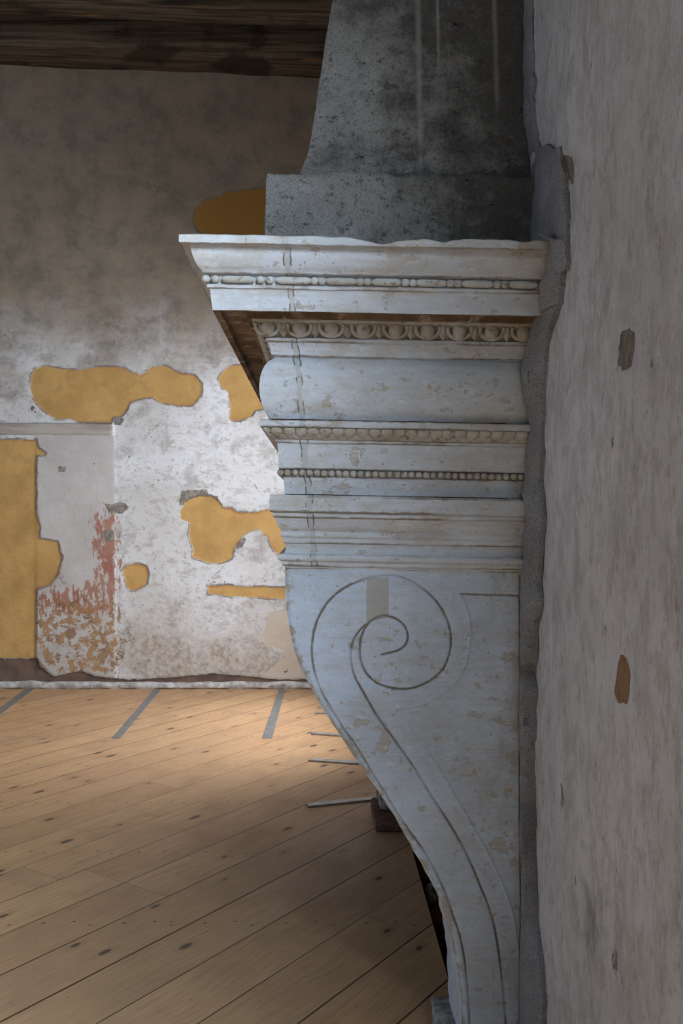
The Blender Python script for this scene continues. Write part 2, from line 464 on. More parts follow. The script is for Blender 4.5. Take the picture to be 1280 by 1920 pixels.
def mat_floor():
    n = N('wide_pine_boards', .5, .35)
    X = n.sep()
    ca, sa = .588, .809
    u = n.M('ADD', n.M('MULTIPLY', X[0], ca), n.M('MULTIPLY', X[1], sa))
    v = n.M('SUBTRACT', n.M('MULTIPLY', X[0], sa), n.M('MULTIPLY', X[1], ca))
    q = n.M('DIVIDE', n.M('ADD', v, 3.065), .238)
    idx = n.M('FLOOR', q)
    fr = n.M('SUBTRACT', q, idx)
    wn = n.new('ShaderNodeTexWhiteNoise'); wn.noise_dimensions = '1D'; n.put(wn.inputs['W'], idx)
    rnd = wn.outputs['Value']; rc = n.sep(wn.outputs['Color'])
    edge = n.M('MULTIPLY', n.M('MINIMUM', fr, n.M('SUBTRACT', 1, fr)), .238)
    gapw = n.ss(rnd, .0, 1, .0014, .0042)
    gap = n.ss(n.M('DIVIDE', edge, gapw), .55, 1.3, 1, 0)
    # butt joints
    L = n.M('DIVIDE', n.M('ADD', u, n.M('MULTIPLY', rnd, 9)), 3.9)
    li = n.M('FLOOR', L); lf = n.M('SUBTRACT', L, li)
    je = n.M('MULTIPLY', n.M('MINIMUM', lf, n.M('SUBTRACT', 1, lf)), 3.9)
    jt = n.ss(je, .0008, .002, 1, 0)
    wn2 = n.new('ShaderNodeTexWhiteNoise'); wn2.noise_dimensions = '2D'; n.put(wn2.inputs['Vector'], n.comb(idx, li, 0))
    r2 = wn2.outputs['Value']
    off = n.M('MULTIPLY', r2, 37)
    P = n.comb(n.M('ADD', u, off), v, off)
    warp = n.noise(1.6, 2, v=P)
    P2 = n.comb(n.M('ADD', u, off), n.M('ADD', v, n.M('MULTIPLY', warp, .12)), off)
    grain = n.noise(6, 5, .6, v=P2, k=(.35, 9, 1))
    fg = n.noise(30, 4, .6, v=P2, k=(.15, 6, 1))
    stain = n.noise(2.6, 4, .6, v=P)
    c = n.mix(r2, (.58, .375, .205), (.48, .30, .165))
    c = n.mix(n.ss(grain, .44, .70, 0, .36), c, (.42, .24, .115))
    c = n.mix(n.ss(fg, .45, .65, 0, .38), c, (.24, .14, .07))
    c = n.mix(n.ss(stain, .45, .70, 0, .30), c, (.27, .19, .13))
    # knots
    kp = n.comb(n.M('MULTIPLY', n.M('ADD', u, off), 2.6), n.M('ADD', n.M('MULTIPLY', v, 6.3), 0), 0)
    kd, kc = n.voro(1.0, v=kp)
    kd.node.voronoi_dimensions = '2D'
    kr = n.sep(kc)
    kth = n.ss(kr[0], .5, 1, .015, .095)
    kd2 = n.M('ADD', kd, n.M('MULTIPLY', n.M('SUBTRACT', n.noise(25, 3), .5), .04))
    kn = n.ss(n.M('SUBTRACT', kd2, kth), -.02, .012, 1, 0)
    kn = n.M('MULTIPLY', kn, n.M('GREATER_THAN', kr[0], .52))
    halo = n.M('MULTIPLY', n.ss(kd2, .04, .22, .42, 0), n.M('GREATER_THAN', kr[0], .62))
    c = n.mix(halo, c, (.27, .155, .08))
    c = n.mix(n.M('MULTIPLY', kn, .9), c, (.075, .05, .035))
    # nail rows over the joists
    jy = n.M('DIVIDE', n.M('SUBTRACT', X[1], 3.36), .70)
    jd = n.M('MULTIPLY', n.M('SUBTRACT', n.M('FRACT', n.M('ADD', jy, .5)), .5), .70)
    def nail(f0, dy):
        a = n.M('MULTIPLY', n.M('SUBTRACT', fr, f0), .238)
        b = n.M('SUBTRACT', jd, dy)
        return n.ss(n.M('ADD', n.M('MULTIPLY', a, a), n.M('MULTIPLY', b, b)), 1.2e-5, 3.6e-5, 1, 0)
    nl = n.M('MAXIMUM', nail(.16, .008), n.M('MAXIMUM', nail(.80, -.01), nail(.5, .02)))
    c = n.mix(n.M('MULTIPLY', nl, .9), c, (.035, .03, .028))
    # stray marks
    mk = n.ss(n.noise(5, 3, .5, v=P, k=(3, 9, 1), off=(4, 4, 4)), .735, .76)
    c = n.mix(n.M('MULTIPLY', mk, .6), c, (.10, .075, .055))
    c = n.mix(n.M('MULTIPLY', jt, .75), c, (.10, .06, .035))
    c = n.mix(n.M('MULTIPLY', gap, .92), c, (.045, .022, .012))
    n.color(c)
    n.put(n.b.inputs['Roughness'], n.ss(stain, .3, .7, .42, .6))
    h = n.M('ADD', n.M('MULTIPLY', gap, -1.0), n.M('ADD', n.M('MULTIPLY', grain, .05), n.M('MULTIPLY', nl, -.4)))
    return n.bump(h, .003, .8)

def mat_beam():
    n = N('old_beam_timber', .9, .2)
    g = n.noise(5, 6, .65, k=(.25, 5, 5), dist=.3)
    c = n.mix(n.ss(g, .35, .65), (.17, .135, .095), (.055, .042, .03))
    c = n.mix(n.ss(n.noise(2.5, 5, off=(3, 3, 3)), .52, .64, 0, .8), c, (.035, .028, .02))
    c = n.mix(n.ss(n.noise(9, 4, k=(.3, 2, 2)), .66, .72, 0, .7), c, (.34, .17, .07))
    n.color(c)
    return n.bump(g, .01)

def mat_metal(name, c0, c1, met, rough):
    n = N(name, rough, .5)
    n.b.inputs['Metallic'].default_value = met
    n.color(n.mix(n.ss(n.noise(14, 5, .6), .35, .65), c0, c1))
    return n.bump(n.noise(40, 3), .0008)

def mat_rough(name, c0, c1, sc=20, b=.006):
    n = N(name, .95, .15)
    n.color(n.mix(n.ss(n.noise(sc, 6, .65), .38, .62), c0, c1))
    return n.bump(n.noise(sc*2, 5), b)

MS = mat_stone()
MJ = mat_stone('painted_console_stone', False, True)
MC = mat_carved()
MBD = mat_carved((.56, .58, .60), (.42, .41, .39), 'painted_beads')
MSO = mat_soffit()
MH = mat_concrete()
MM = mat_mortar()
MFW = mat_farwall()
MRW = mat_rightwall()
MFL = mat_floor()
MB_ = mat_beam()
MP = mat_plain('room_plaster', (.40, .36, .30))
MDARK = mat_rough('soot_black_masonry', (.035, .03, .028), (.015, .013, .012))
MWHT = mat_rough('white_lime_fillet', (.62, .62, .62), (.36, .34, .32), 14, .01)
MZN = mat_metal('grey_steel_strip', (.30, .31, .31), (.22, .23, .23), .55, .55)
MGV = mat_metal('galvanised_steel', (.46, .46, .44), (.34, .34, .32), .6, .5)
MSC = mat_metal('screw_steel', (.55, .57, .6), (.4, .4, .42), .8, .35)
MRS = mat_rough('red_brown_stone', (.20, .115, .095), (.10, .06, .055), 18)
MGS = mat_rough('pale_grey_stone', (.42, .41, .40), (.20, .19, .18), 24)
MBR = mat_rough('brick_red', (.24, .07, .04), (.12, .04, .03), 16)
MPL = mat_rough('crumpled_white_sheet', (.55, .57, .60), (.40, .42, .46), 12, .01)

# ------------------------------------------------------------ pixel to place
def on_far(px, py, D=YF): return ((px-VX)/F*D, EYE+(VY-py)/F*D)
def on_floor(px, py, z=0):
    d = (EYE-z)*F/(py-VY); return ((px-VX)/F*d, d)
def on_right(px, py):
    d = XW*F/(px-VX); return (d, EYE+(VY-py)/F*d)

# ------------------------------------------------------------ the shell
XL, YB, ZC = -5.6, -3.2, 5.62
# floor: boards with the open hearth pit beside the wall
PX0, PX1, PY0, PY1 = .42, .56, 2.55, 4.34
fb = MB()
def slab(x0, x1, y0, y1): fb.box(x0, x1, y0, y1, -.035, 0)
slab(XL, PX0, YB, YF)
slab(PX0, XW, YB, PY0)
slab(PX0, XW, PY1, YF)
tag(fb.build('floor', MFL, smooth=0), kind='structure')

# far wall with its exposed paint layers
gx = np.concatenate([np.linspace(XL, -3.5, 12)[:-1], np.linspace(-3.5, XW+.3, 330)])
gz = np.linspace(0, ZC, 450)
GX, GZ = np.meshgrid(gx, gz)
Q = np.stack([GX.ravel(), GZ.ravel()], 1)
def FP(pts): return np.array([on_far(*p) for p in pts])
def Z3(pts): return [(260+.2656*a, 860+.2656*b) for a, b in pts]
yel = [
 [(57,705),(62,692),(85,685),(105,690),(130,693),(155,693),(175,688),(205,687),(235,690),(250,700),(265,703),(285,687),(310,686),(340,700),(365,703),(378,720),(378,742),(362,760),(335,762),(300,755),(285,745),(262,748),(245,755),(238,768),(228,780),(212,783),(210,793),(145,791),(130,785),(105,786),(80,770),(62,748),(56,728)],
 [(408,712),(415,698),(432,686),(455,683),(480,685),(520,690),(520,760),(478,770),(470,783),(450,790),(430,788),(432,765),(427,735),(413,724)],
 [(362,410),(368,392),(385,376),(410,370),(425,360),(460,355),(500,353),(560,353),(560,442),(380,440),(366,428)],
 [(-220,824),(68,824),(72,840),(86,850),(83,856),(68,852),(68,960),(75,985),(73,1010),(108,1015),(116,1045),(110,1075),(95,1097),(68,1105),(67,1235),(-220,1235)],
 [(229,1070),(240,1060),(260,1056),(275,1062),(279,1078),(275,1095),(262,1106),(245,1107),(236,1098),(234,1085)],
 Z3([(290,380),(320,310),(370,280),(420,262),(500,262),(550,285),(590,340),(650,350),(690,375),(760,380),(840,380),(910,352),(1100,340),(1100,680),(985,680),(950,650),(930,610),(910,560),(870,520),(850,495),(820,500),(780,520),(740,545),(710,580),(680,620),(665,660),(665,700),(620,725),(570,740),(500,738),(450,720),(400,705),(375,690),(385,650),(365,590),(350,530),(360,455),(300,430)]),
 Z3([(480,897),(640,892),(760,905),(900,905),(1100,915),(1100,995),(980,990),(860,985),(750,975),(650,975),(560,962),(490,955)]),
]
gre = [
 Z3([(283,330),(292,250),(300,225),(480,218),(495,245),(555,262),(600,330),(560,340),(330,340)]),
 Z3([(745,545),(760,570),(740,620),(700,635),(670,665),(690,600)]),
 [(190,940),(205,945),(230,940),(242,950),(230,965),(205,962)], [(109,873),(124,873),(124,886),(109,886)],
 [(192,994),(213,994),(213,1016),(192,1016)], [(228,783),(236,786),(226,797),(212,797),(212,783)],
]
def many(ls): return np.max([sdf(Q, FP(p)) for p in ls], axis=0)
S = {}
S['yellow'] = many(yel)
S['grey'] = many(gre)
S['panel'] = many([[(66,816),(214,816),(216,1000),(216,1272),(66,1272)]])
S['ledge'] = many([[(-300,792),(212,794),(212,816),(-300,814)]])
S['cream'] = many([Z3([(860,1250),(880,1200),(910,1130),(905,1090),(1060,1060),(1200,1300),(1200,1620),(960,1600),(850,1555),(900,1500),(960,1450),(1030,1390),(990,1340),(900,1320)])])
S['base'] = many([[(-900,1235),(70,1235),(75,1250),(100,1268),(150,1258),(180,1268),(215,1272),(240,1275),(330,1270),(400,1263),(480,1270),(520,1275),(700,1272),(700,1300),(-900,1300)]])
S['red'] = many([[(184,972),(214,968),(217,1100),(218,1142),(170,1150),(85,1140),(80,1115),(150,1100),(180,1090)]])
S['brown'] = many([[(72,1128),(217,1128),(217,1262),(80,1262)]])
S['dirt'] = many([[(216,1150),(330,1150),(380,1190),(530,1200),(700,1200),(700,1300),(216,1300)]])
dep = np.zeros(len(Q))
dep += np.clip(S['yellow']/.012+.5, 0, 1)*.008
dep += np.clip(S['base']/.012+.5, 0, 1)*.014
dep -= np.clip(S['ledge']/.012+.5, 0, 1)*.02
dep -= np.clip((S['panel'])/.012+.5, 0, 1)*.004
rough = np.array([nz((a, b, 0), 1.1, 3)*.010 for a, b in Q])
V = np.stack([Q[:, 0], YF+dep+rough+.0, Q[:, 1]], 1)
tag(mesh_obj('wall_back', V, grid_faces(len(gz), len(gx)), MFW, None, S, smooth=60), kind='structure')

# rough lime fillet where the far wall meets the boards
px = np.linspace(-900, 700, 420)
rows = [(0, .0), (.035, .0), (.055, .3), (.05, .75), (.02, 1.0), (-.02, 1.1)]
V = []
for o_, h_ in rows:
    for a in px:
        x, _ = on_far(a, 960)
        b = nz((x, o_, h_), 9, 5)*.012
        V.append((x, YF-o_*.6-b*.6, max(0, h_*(.052+nz((x, 0, 0), 4, 9)*.012))-(.0 if h_ else .0)))
tag(mesh_obj('baseboard_back', V, grid_faces(len(rows), len(px)), MWHT, None, None, 50), kind='structure')

# fireplace wall: a dense plastered part beside the fireplace, plain masonry with two window openings elsewhere
gy = np.linspace(.9, 2.62, 215); gz = np.linspace(0, 4.2, 480)
GY, GZ = np.meshgrid(gy, gz)
Q = np.stack([GY.ravel(), GZ.ravel()], 1)
def RP(pts): return np.array([on_right(*p) for p in pts])
def manyr(ls): return np.max([sdf(Q, RP(p)) for p in ls], axis=0)
S = {}
S['grey'] = manyr([[(1155,622),(1165,615),(1185,622),(1187,650),(1180,690),(1165,697),(1153,685),(1152,650)], [(1047,292),(1068,292),(1070,322),(1066,350),(1050,330)]])
S['ochre'] = manyr([[(1153,1226),(1165,1235),(1173,1262),(1171,1300),(1165,1320),(1150,1318),(1144,1300),(1147,1270),(1150,1240)], [(1237,1155),(1243,1155),(1243,1163),(1238,1162)]])
S['rust'] = manyr([[(1228,430),(1245,428),(1246,455),(1232,470)], [(1268,1195),(1276,1195),(1278,1215),(1268,1215)], [(1262,1130),(1275,1130),(1275,1150),(1264,1150)]])
S['soot'] = manyr([[(1085,1650),(1130,1640),(1140,1720),(1120,1850),(1090,1830),(1070,1740)], [(1120,630),(1150,600),(1160,620),(1130,660)]])
S['raw'] = manyr([[(984,-300),(1001,-300),(1001,60),(999,200),(994,215),(986,210)]])
rough = np.array([nz((0, a, b*.6), 3.2, 1)*.010+nz((0, a, b*.5), 12, 4)*.0035 for a, b in Q])
V = np.stack([XW+.004+rough+np.clip(S['grey']/.01+.5, 0, 1)*.005+np.clip(S['ochre']/.01+.5, 0, 1)*.003, Q[:, 0], Q[:, 1]], 1)
fc = grid_faces(len(gz), len(gy))
wr = MB()
wr.v = V.tolist(); wr.f = [tuple(q) for q in fc.tolist()]
nv = len(wr.v)
T = 1.25
def wbox(y0, y1, z0, z1): wr.box(XW, T, y0, y1, z0, z1)
(a0, a1, a2, a3), (b0, b1, b2, b3) = WIN
wbox(YB, a0, 0, ZC); wbox(a0, a1, 0, a2); wbox(a0, a1, a3, ZC)
wbox(a1, .9, 0, ZC)
wr.box(XW+.06, T, .9, 2.62, 0, 4.2); wbox(.9, 2.62, 4.2, ZC)
wbox(2.62, b0, 0, ZC); wbox(b0, b1, 0, b2); wbox(b0, b1, b3, ZC); wbox(b1, YF, 0, ZC)
AT = {k: np.concatenate([v, np.full(len(wr.v)-nv, -1.0)]) for k, v in S.items()}
tag(wr.build('wall_right', MRW, attrs=AT, smooth=50), kind='structure')

wb = MB()
wb.box(XL, T, YB-.3, YB, 0, ZC)
tag(wb.build('wall_front', MP, smooth=0), kind='structure')
wl = MB()
wl.box(XL-.5, XL, YB, FILL_GAP[0], 0, ZC); wl.box(XL-.5, XL, FILL_GAP[1], YF, 0, ZC)
wl.box(XL-.5, XL, FILL_GAP[0], FILL_GAP[1], 0, FILL_GAP[2]); wl.box(XL-.5, XL, FILL_GAP[0], FILL_GAP[1], FILL_GAP[3], ZC)
tag(wl.build('wall_left', MP, smooth=0), kind='structure')

# ceiling boards and beams
cb = MB(); cb.box(XL, T, YB, YF+.1, ZC, ZC+.1)
tag(cb.build('ceiling', MDARK if False else MB_, smooth=0), kind='structure')
def beam(y0, y1, z0, z1, label, cuts=60):
    slope = -.040
    xs = np.linspace(XL, XW, cuts*3)
    V = []
    for x in xs:
        for (yy, zz) in ((y0, z1), (y0, (z0+z1)/2), (y0, z0+.012), (y0+.012, z0), ((y0+y1)/2, z0), (y1-.012, z0), (y1, z0+.012), (y1, z1)):
            j = nz((x, yy*3, zz*3), 1.8, 2)*.012
            V.append((x, yy+j, zz+(j if zz < z1 else 0)+(slope*(x+1.2) if zz < z1 else 0)))
    o = mesh_obj('ceiling_beam', V, grid_faces(len(xs), 8), MB_, None, None, 50)
    tag(o, label, 'beam', 'ceiling beams')
zw = 5.235
beam(7.45, 7.86, zw, ZC, 'dark old timber beam lying against the top of the far wall')
beam(6.78, 7.04, zw+.005, ZC, 'second ceiling beam out from the far wall, crossing the top edge of the picture')
beam(6.10, 6.36, zw+.005, ZC, 'third ceiling beam out from the far wall, just above the picture')

# ------------------------------------------------------------ the fireplace
X0 = (535-VX)/F*D0
PV = np.array([X0, D0, EYE+(VY-1060)/F*D0])
def settle(p):
    x, y, z = p
    dx, dz = x-PV[0], z-PV[2]
    return (x+A_T*dz, y, z-A_T*dx)
def settleA(V):
    V = np.array(V, float); dx = V[:, 0]-PV[0]; dz = V[:, 2]-PV[2]
    W = V.copy(); W[:, 0] += A_T*dz; W[:, 2] -= A_T*dx; return W
def unroll(px, py): return px-A_T*(1060-py), py-A_T*(px-535)
def prof(px, py):
    a, b = unroll(px, py)
    k = (a-VX)/F
    p = (X0-k*D0)/(1-k)
    return (p, EYE+(VY-b)/F*(D0-p))
def plane(px, py, D=D0):
    a, b = unroll(px, py)
    return ((a-VX)/F*D, EYE+(VY-b)/F*D)

fp = empty('fireplace', FPO, 'large white-painted carved stone fireplace with tall grey hood standing against the right wall', 'fireplace')

def sweep(P, ns=70, nf=90, disp=None, rough=.0012):
    """carry a profile of (projection, height) round the three free sides"""
    cols = []
    for k in range(ns+1):
        t = k/ns; cols.append(('s', t))
    for k in range(1, nf+1): cols.append(('f', k/nf))
    for k in range(1, 25): cols.append(('b', k/24))
    V = []
    for j, (p, z) in enumerate(P):
        for s, t in cols:
            if s == 's': x, y = XW+.02+(X0-p-XW-.02)*t, D0-p
            elif s == 'f': x, y = X0-p, D0-p+(D1-D0+2*p)*t
            else: x, y = X0-p+(XW+.02-X0+p)*t, D1+p
            r = nz((x, y, z), 14, 2)*rough+nz((x, y, z), 50, 6)*rough*.5
            dd = r+(disp(s, x, y, p, z, j) if disp else 0)
            if s == 's': y -= dd
            elif s == 'f': x -= dd
            else: y += dd
            V.append((x, y, z+r*.6))
    f = grid_faces(len(P), len(cols))
    return settleA(V), f

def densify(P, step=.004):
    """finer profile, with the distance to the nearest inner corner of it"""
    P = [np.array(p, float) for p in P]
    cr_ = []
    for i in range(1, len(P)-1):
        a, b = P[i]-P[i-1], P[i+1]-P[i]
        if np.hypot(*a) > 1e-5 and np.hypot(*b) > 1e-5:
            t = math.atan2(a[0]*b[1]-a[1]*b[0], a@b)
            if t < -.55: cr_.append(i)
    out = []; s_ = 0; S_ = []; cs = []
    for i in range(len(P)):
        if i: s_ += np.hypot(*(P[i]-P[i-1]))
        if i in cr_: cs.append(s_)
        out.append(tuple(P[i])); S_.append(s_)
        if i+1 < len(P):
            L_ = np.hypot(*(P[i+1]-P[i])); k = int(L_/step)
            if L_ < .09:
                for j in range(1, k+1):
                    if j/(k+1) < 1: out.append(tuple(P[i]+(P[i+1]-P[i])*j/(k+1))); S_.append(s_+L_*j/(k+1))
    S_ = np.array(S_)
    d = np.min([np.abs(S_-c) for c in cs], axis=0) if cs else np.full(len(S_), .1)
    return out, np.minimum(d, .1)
def part_sweep(name, P, mat, parent, smooth=28, **k):
    P, d = densify(P)
    V, f = sweep(P, **k)
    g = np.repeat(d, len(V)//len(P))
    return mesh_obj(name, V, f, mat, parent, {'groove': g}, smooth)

def seg(*pts): return [prof(*p) for p in pts]
# ---- cornice
pts = seg((335,437),(335,455))
ztop = pts[0][1]
a = seg((357,461))[0]
pts = [(.02, ztop+.001), (pts[0][0]-.004, ztop), (pts[0][0], ztop-.003), (pts[1][0], pts[1][1]+.002), (pts[1][0]-.002, pts[1][1]), (a[0]+.002, pts[1][1]+.001)]
pts += [tuple(q) for q in cr(seg((357,462),(359,472),(363,484),(370,497),(377,505),(381,511)), 4)]
BP, BZ = prof(386, 523)           # bead row axis
pts += [(BP-.004, prof(381,513)[1]), (BP-.010, BZ+.011), (BP-.010, BZ-.0115)]
pts += seg((388,532.5),(388,539))
pts += [tuple(q) for q in cr(seg((392,541),(394,546),(395,556),(397,575)), 3)]
c0 = prof(398, 581)
pts += [c0]
cp_top = chip = None
def chipfn(s, x, y, p, z, j):
    d = 0
    if j in (1, 2) and s == 's':
        d -= max(0, nz((x*1.3, 0, 0), 9, 4)-.15)*.035*(1 if x > .1 else .3)
    return d
pts = pts[:3]+densify(pts[3:])[0]
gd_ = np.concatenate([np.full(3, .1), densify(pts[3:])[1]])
V, f = sweep(pts, ns=110, disp=chipfn)
# broken upper arris towards the wall
nc = 110+1+90+24
for j in (0, 1, 2):
    for k in range(111):
        i = j*nc+k
        x = V[i][0]
        d = .012*math.exp(-((x-.155)/.035)**2)+max(0, nz((x, 0, 1), 11, 7))*.010*(1 if x > .0 else .25)
        V[i][2] -= d
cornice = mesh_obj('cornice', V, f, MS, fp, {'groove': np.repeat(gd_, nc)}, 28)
# soffit with a drip channel, then the fillet over the eggs
e0 = prof(476, 598)
sof = [c0, (c0[0]-.016, c0[1]+.001), (c0[0]-.019, c0[1]+.014), (e0[0]+.020, c0[1]+.014), (e0[0]+.016, c0[1]), (e0[0]+.006, c0[1]-.001)]
part_sweep('soffit', sof, MSO, cornice, ns=40, rough=.002)
e1 = prof(498, 632)
EP = e1[0]; ET, EB = c0[1]-.004, e1[1]
ovolo = [(e0[0]+.006, c0[1]), (e0[0]+.005, ET), (e0[0]-.004, ET-.002)]
for k in range(7):
    t = k/6
    ovolo.append((EP-.012+(e0[0]-.016-EP+.012)*(1-t)**1.8, ET-.004-(ET-.004-EB)*t))
part_sweep('egg_backing', ovolo, MC, cornice, ns=50)

def run_positions(p, per, first):
    """(x, y, nx, ny) of repeats along near side, front and far side"""
    out = []
    x = first
    while x < XW-.03: x += per
    x -= per
    while x > X0-p+per*.12:
        out.append((x, D0-p, 's')); x -= per
    L = D1-D0+2*p; n_ = int(L/per)
    for k in range(n_): out.append((X0-p, D0-p+L*(k+.5)/n_, 'f'))
    L = XW-X0+p; n_ = int(L/per)
    for k in range(n_): out.append((X0-p+L*(k+.5)/n_, D1+p, 'b'))
    return out
def orient(mb_pts, x, y, s):
    """local (along, out, z) -> world"""
    r = []
    for a_, o_, z_ in mb_pts:
        if s == 's': r.append((x+a_, y-o_, z_))
        elif s == 'f': r.append((x-o_, y-a_, z_))
        else: r.append((x-a_, y+o_, z_))
    return r

# egg and dart
eg = MB()
ph = ET-EB
pe = (EP+e0[0]-.010)/2
per = .0808
for (x, y, s) in run_positions(pe, per, plane(621, 615, 2.33)[0]):
    m = MB()
    zc = (ET+EB)/2+.003
    m.ball((0, .002, zc), .0185, .016, ph*.56, 14, 10)
    U = []
    for k in range(13):
        t = math.pi+math.pi*k/12
        U.append((math.cos(t)*.0295, .004+.004*math.sin(t), zc+.004+math.sin(t)*(ph*.60)))
    U = [(-.0295, .010, ET-.003)]+U+[(.0295, .010, ET-.003)]
    m.tube([(q[0], q[1], q[2]) for q in U], [.0052]*len(U), 8)
    U2 = [(q[0]*1.22, q[1]-.006, q[2]-.001) for q in U]
    # dart between two eggs
    h = per/2
    m.v = [(a, b-(c-zc)*-.10, c) for a, b, c in m.v]
    m.add([(h-.007, .006, ET-.004), (h+.007, .006, ET-.004), (h, .012, ET-.004), (h-.012, -.004, EB+.014), (h+.012, -.004, EB+.014), (h, .010, EB+.013), (h, -.008, EB-.001)],
          [(0, 3, 5, 2), (2, 5, 4, 1), (3, 6, 5), (5, 6, 4)])
    eg.add(orient([(q[0], q[1], q[2]) for q in m.v], x, y, s), m.f)
eg.xform(settle)
eg.build('egg_and_dart', MC, cornice, 60)

# bead and reel
br = MB()
def lathe_bead(mb, a0, a1, r, x, y, z, s, long=False):
    n_ = 8; ring = 10
    L = a1-a0; pts_ = []
    for i in range(n_+1):
        t = i/n_
        if long:
            e = min(t, 1-t)*L
            rr = r*(.55+.45*min(1, e/(r*.8)))
        else:
            rr = r*math.sqrt(max(.02, 1-(2*t-1)**2))
        for k in range(ring):
            g = 2*math.pi*k/ring
            pts_.append((a0+L*t, math.cos(g)*rr, z+math.sin(g)*rr))
    f_ = [(i*ring+k, i*ring+(k+1) % ring, (i+1)*ring+(k+1) % ring, (i+1)*ring+k) for i in range(n_) for k in range(ring)]
    f_.append(tuple(range(ring))); f_.append(tuple(n_*ring+k for k in range(ring)))
    mb.add(orient(pts_, x, y, s), f_)
DB = D0-BP
def bx(px_): return plane(px_, 523, DB)[0]
for b in (386, 404, 488, 506, 589, 603, 675, 689, 760, 774, 844, 858, 932, 946):
    lathe_bead(br, -.0105, .0105, .0095, bx(b), DB, BZ, 's')
for a_, b_ in ((416,476),(518,582),(612,667),(697,750),(780,835),(866,923),(954,1006)):
    xa, xb = bx(a_), bx(b_)
    lathe_bead(br, 0, xb-xa, .0090, xa, DB, BZ, 's', True)
L = D1-D0+2*BP; k = 0; n_ = int(L/.118)
for i in range(n_):
    yy = DB+.02+i*(L-.03)/n_
    lathe_bead(br, -.0105, .0105, .0092, X0-BP, yy, BZ, 'f')
    lathe_bead(br, -.0105, .0105, .0092, X0-BP, yy+.023, BZ, 'f')
    lathe_bead(br, -.068, 0, .0088, X0-BP, yy+.036+.0, BZ, 'f', True) if False else lathe_bead(br, -.070, 0, .0088, X0-BP, yy+.037+.0, BZ, 'f', True)
br.xform(settle)
br.build('bead_and_reel', MBD, cornice, 50)

# ---- frieze (bulging) with its top band
fr_pts = seg((498,633),(499,640),(503,643),(506,650),(509,667),(513,669),(516,671))
q = cr(seg((514,672),(500,681),(490,698),(486,720),(487,742),(493,764),(506,785)), 6)
fr_pts += [tuple(a) for a in q]
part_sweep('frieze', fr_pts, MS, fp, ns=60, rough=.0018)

# ---- architrave
ar = seg((506,785),(488,786),(487.5,799))
ar = [(ar[0][0], ar[1][1]), ar[1], ar[2], (ar[2][0]-.006, ar[2][1]-.0005)]
l0 = prof(494, 801); l1 = prof(514, 823)
ar += [(l0[0]-.004, l0[1]), (l1[0]-.004, l1[1]+.001)]
ar += seg((515,824),(515.5,829),(520,831),(521,850),(522,878))
PP, PZ = prof(527.5, 886)
ar += [(PP-.008, PZ+.0085), (PP-.008, PZ-.009)]
ar += seg((529,893),(531,896),(533,912),(533,926))
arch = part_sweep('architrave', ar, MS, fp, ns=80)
# leaf moulding
def leaf():
    n1 = 18
    L0 = (XW+.02)-(X0-l0[0])
    ns = 300; nf = 700; nb = 60
    V = []
    path = [('s', k/ns) for k in range(ns+1)]+[('f', k/nf) for k in range(1, nf+1)]+[('b', k/nb) for k in range(1, nb+1)]
    for j in range(n1):
        t = j/(n1-1)
        p = l0[0]+(l1[0]-l0[0])*(t**1.5)+.003*math.sin(math.pi*t); z = l0[1]+(l1[1]-l0[1])*t
        for s, a_ in path:
            if s == 's': x, y = XW+.02+(X0-p-XW-.02)*a_, D0-p; u = XW-x
            elif s == 'f': x, y = X0-p, D0-p+(D1-D0+2*p)*a_; u = L0+y
            else: x, y = X0-p+(XW+.02-X0+p)*a_, D1+p; u = x
            m = (u/.0312) % 1.0
            e = abs(m-.5)*2                       # 0 centre .. 1 split
            groove = math.exp(-((1-e)/.13)**2)*(1 if t < .6 else max(0, 1-(t-.6)*4))
            vline = abs((e)-(1-(t-.45)/.5)) if t > .45 else 1
            g2 = math.exp(-(vline/.14)**2) if .45 < t < .97 else 0
            d = .003*(1-e*e)*(1-t)-.006*groove-.005*g2+nz((x, y, z), 60, 1)*.001
            if s == 's': y -= d
            elif s == 'f': x -= d
            else: y += d
            V.append((x, y, z))
    return settleA(V), grid_faces(n1, len(path))
V, f = leaf()
mesh_obj('leaf_moulding', V, f, MC, arch, None, 60)
# pearls
pr = MB()
for (x, y, s) in run_positions(PP, .0188, plane(880, 886, D0-PP)[0]):
    j = random.Random(int((x+y)*1e4)).uniform(-.0006, .0006)
    m = MB(); m.ball((j, .002, PZ+j), .0089, .010, .0085, 12, 8)
    pr.add(orient(m.v, x, y, s), m.f)
pr.xform(settle)
pr.build('pearl_row', MC, arch, 60)

# ---- capital with rounded mouldings
cpp = [(prof(533,926)[0], prof(505,927)[1])]
cpp += seg((508,927),(505.5,930),(505,958),(507,960))
cpp += [(prof(511,962)[0], prof(507,960)[1])]
cpp += seg((510.5,962),(511,969),(515,971))
cpp += [tuple(a) for a in cr(seg((515,971),(518,979),(522,988),(528,995)), 3)]
cpp += [tuple(a) for a in cr(seg((528,996),(525.5,999),(525.5,1004),(529,1008)), 3)]
cpp += seg((529.5,1010),(530,1017),(534,1019))
cpp += [tuple(a) for a in cr(seg((534,1019),(536,1027),(533,1037)), 3)]
cpp += [tuple(a) for a in cr(seg((530,1037),(522,1040),(520,1045),(522,1050),(527,1052)), 3)]
cpp += seg((527.5,1054),(528.5,1060),(533,1062),(534,1066))
cpp += [(-.05, cpp[-1][1])]
part_sweep('capital', cpp, MS, fp, ns=90, rough=.0013)

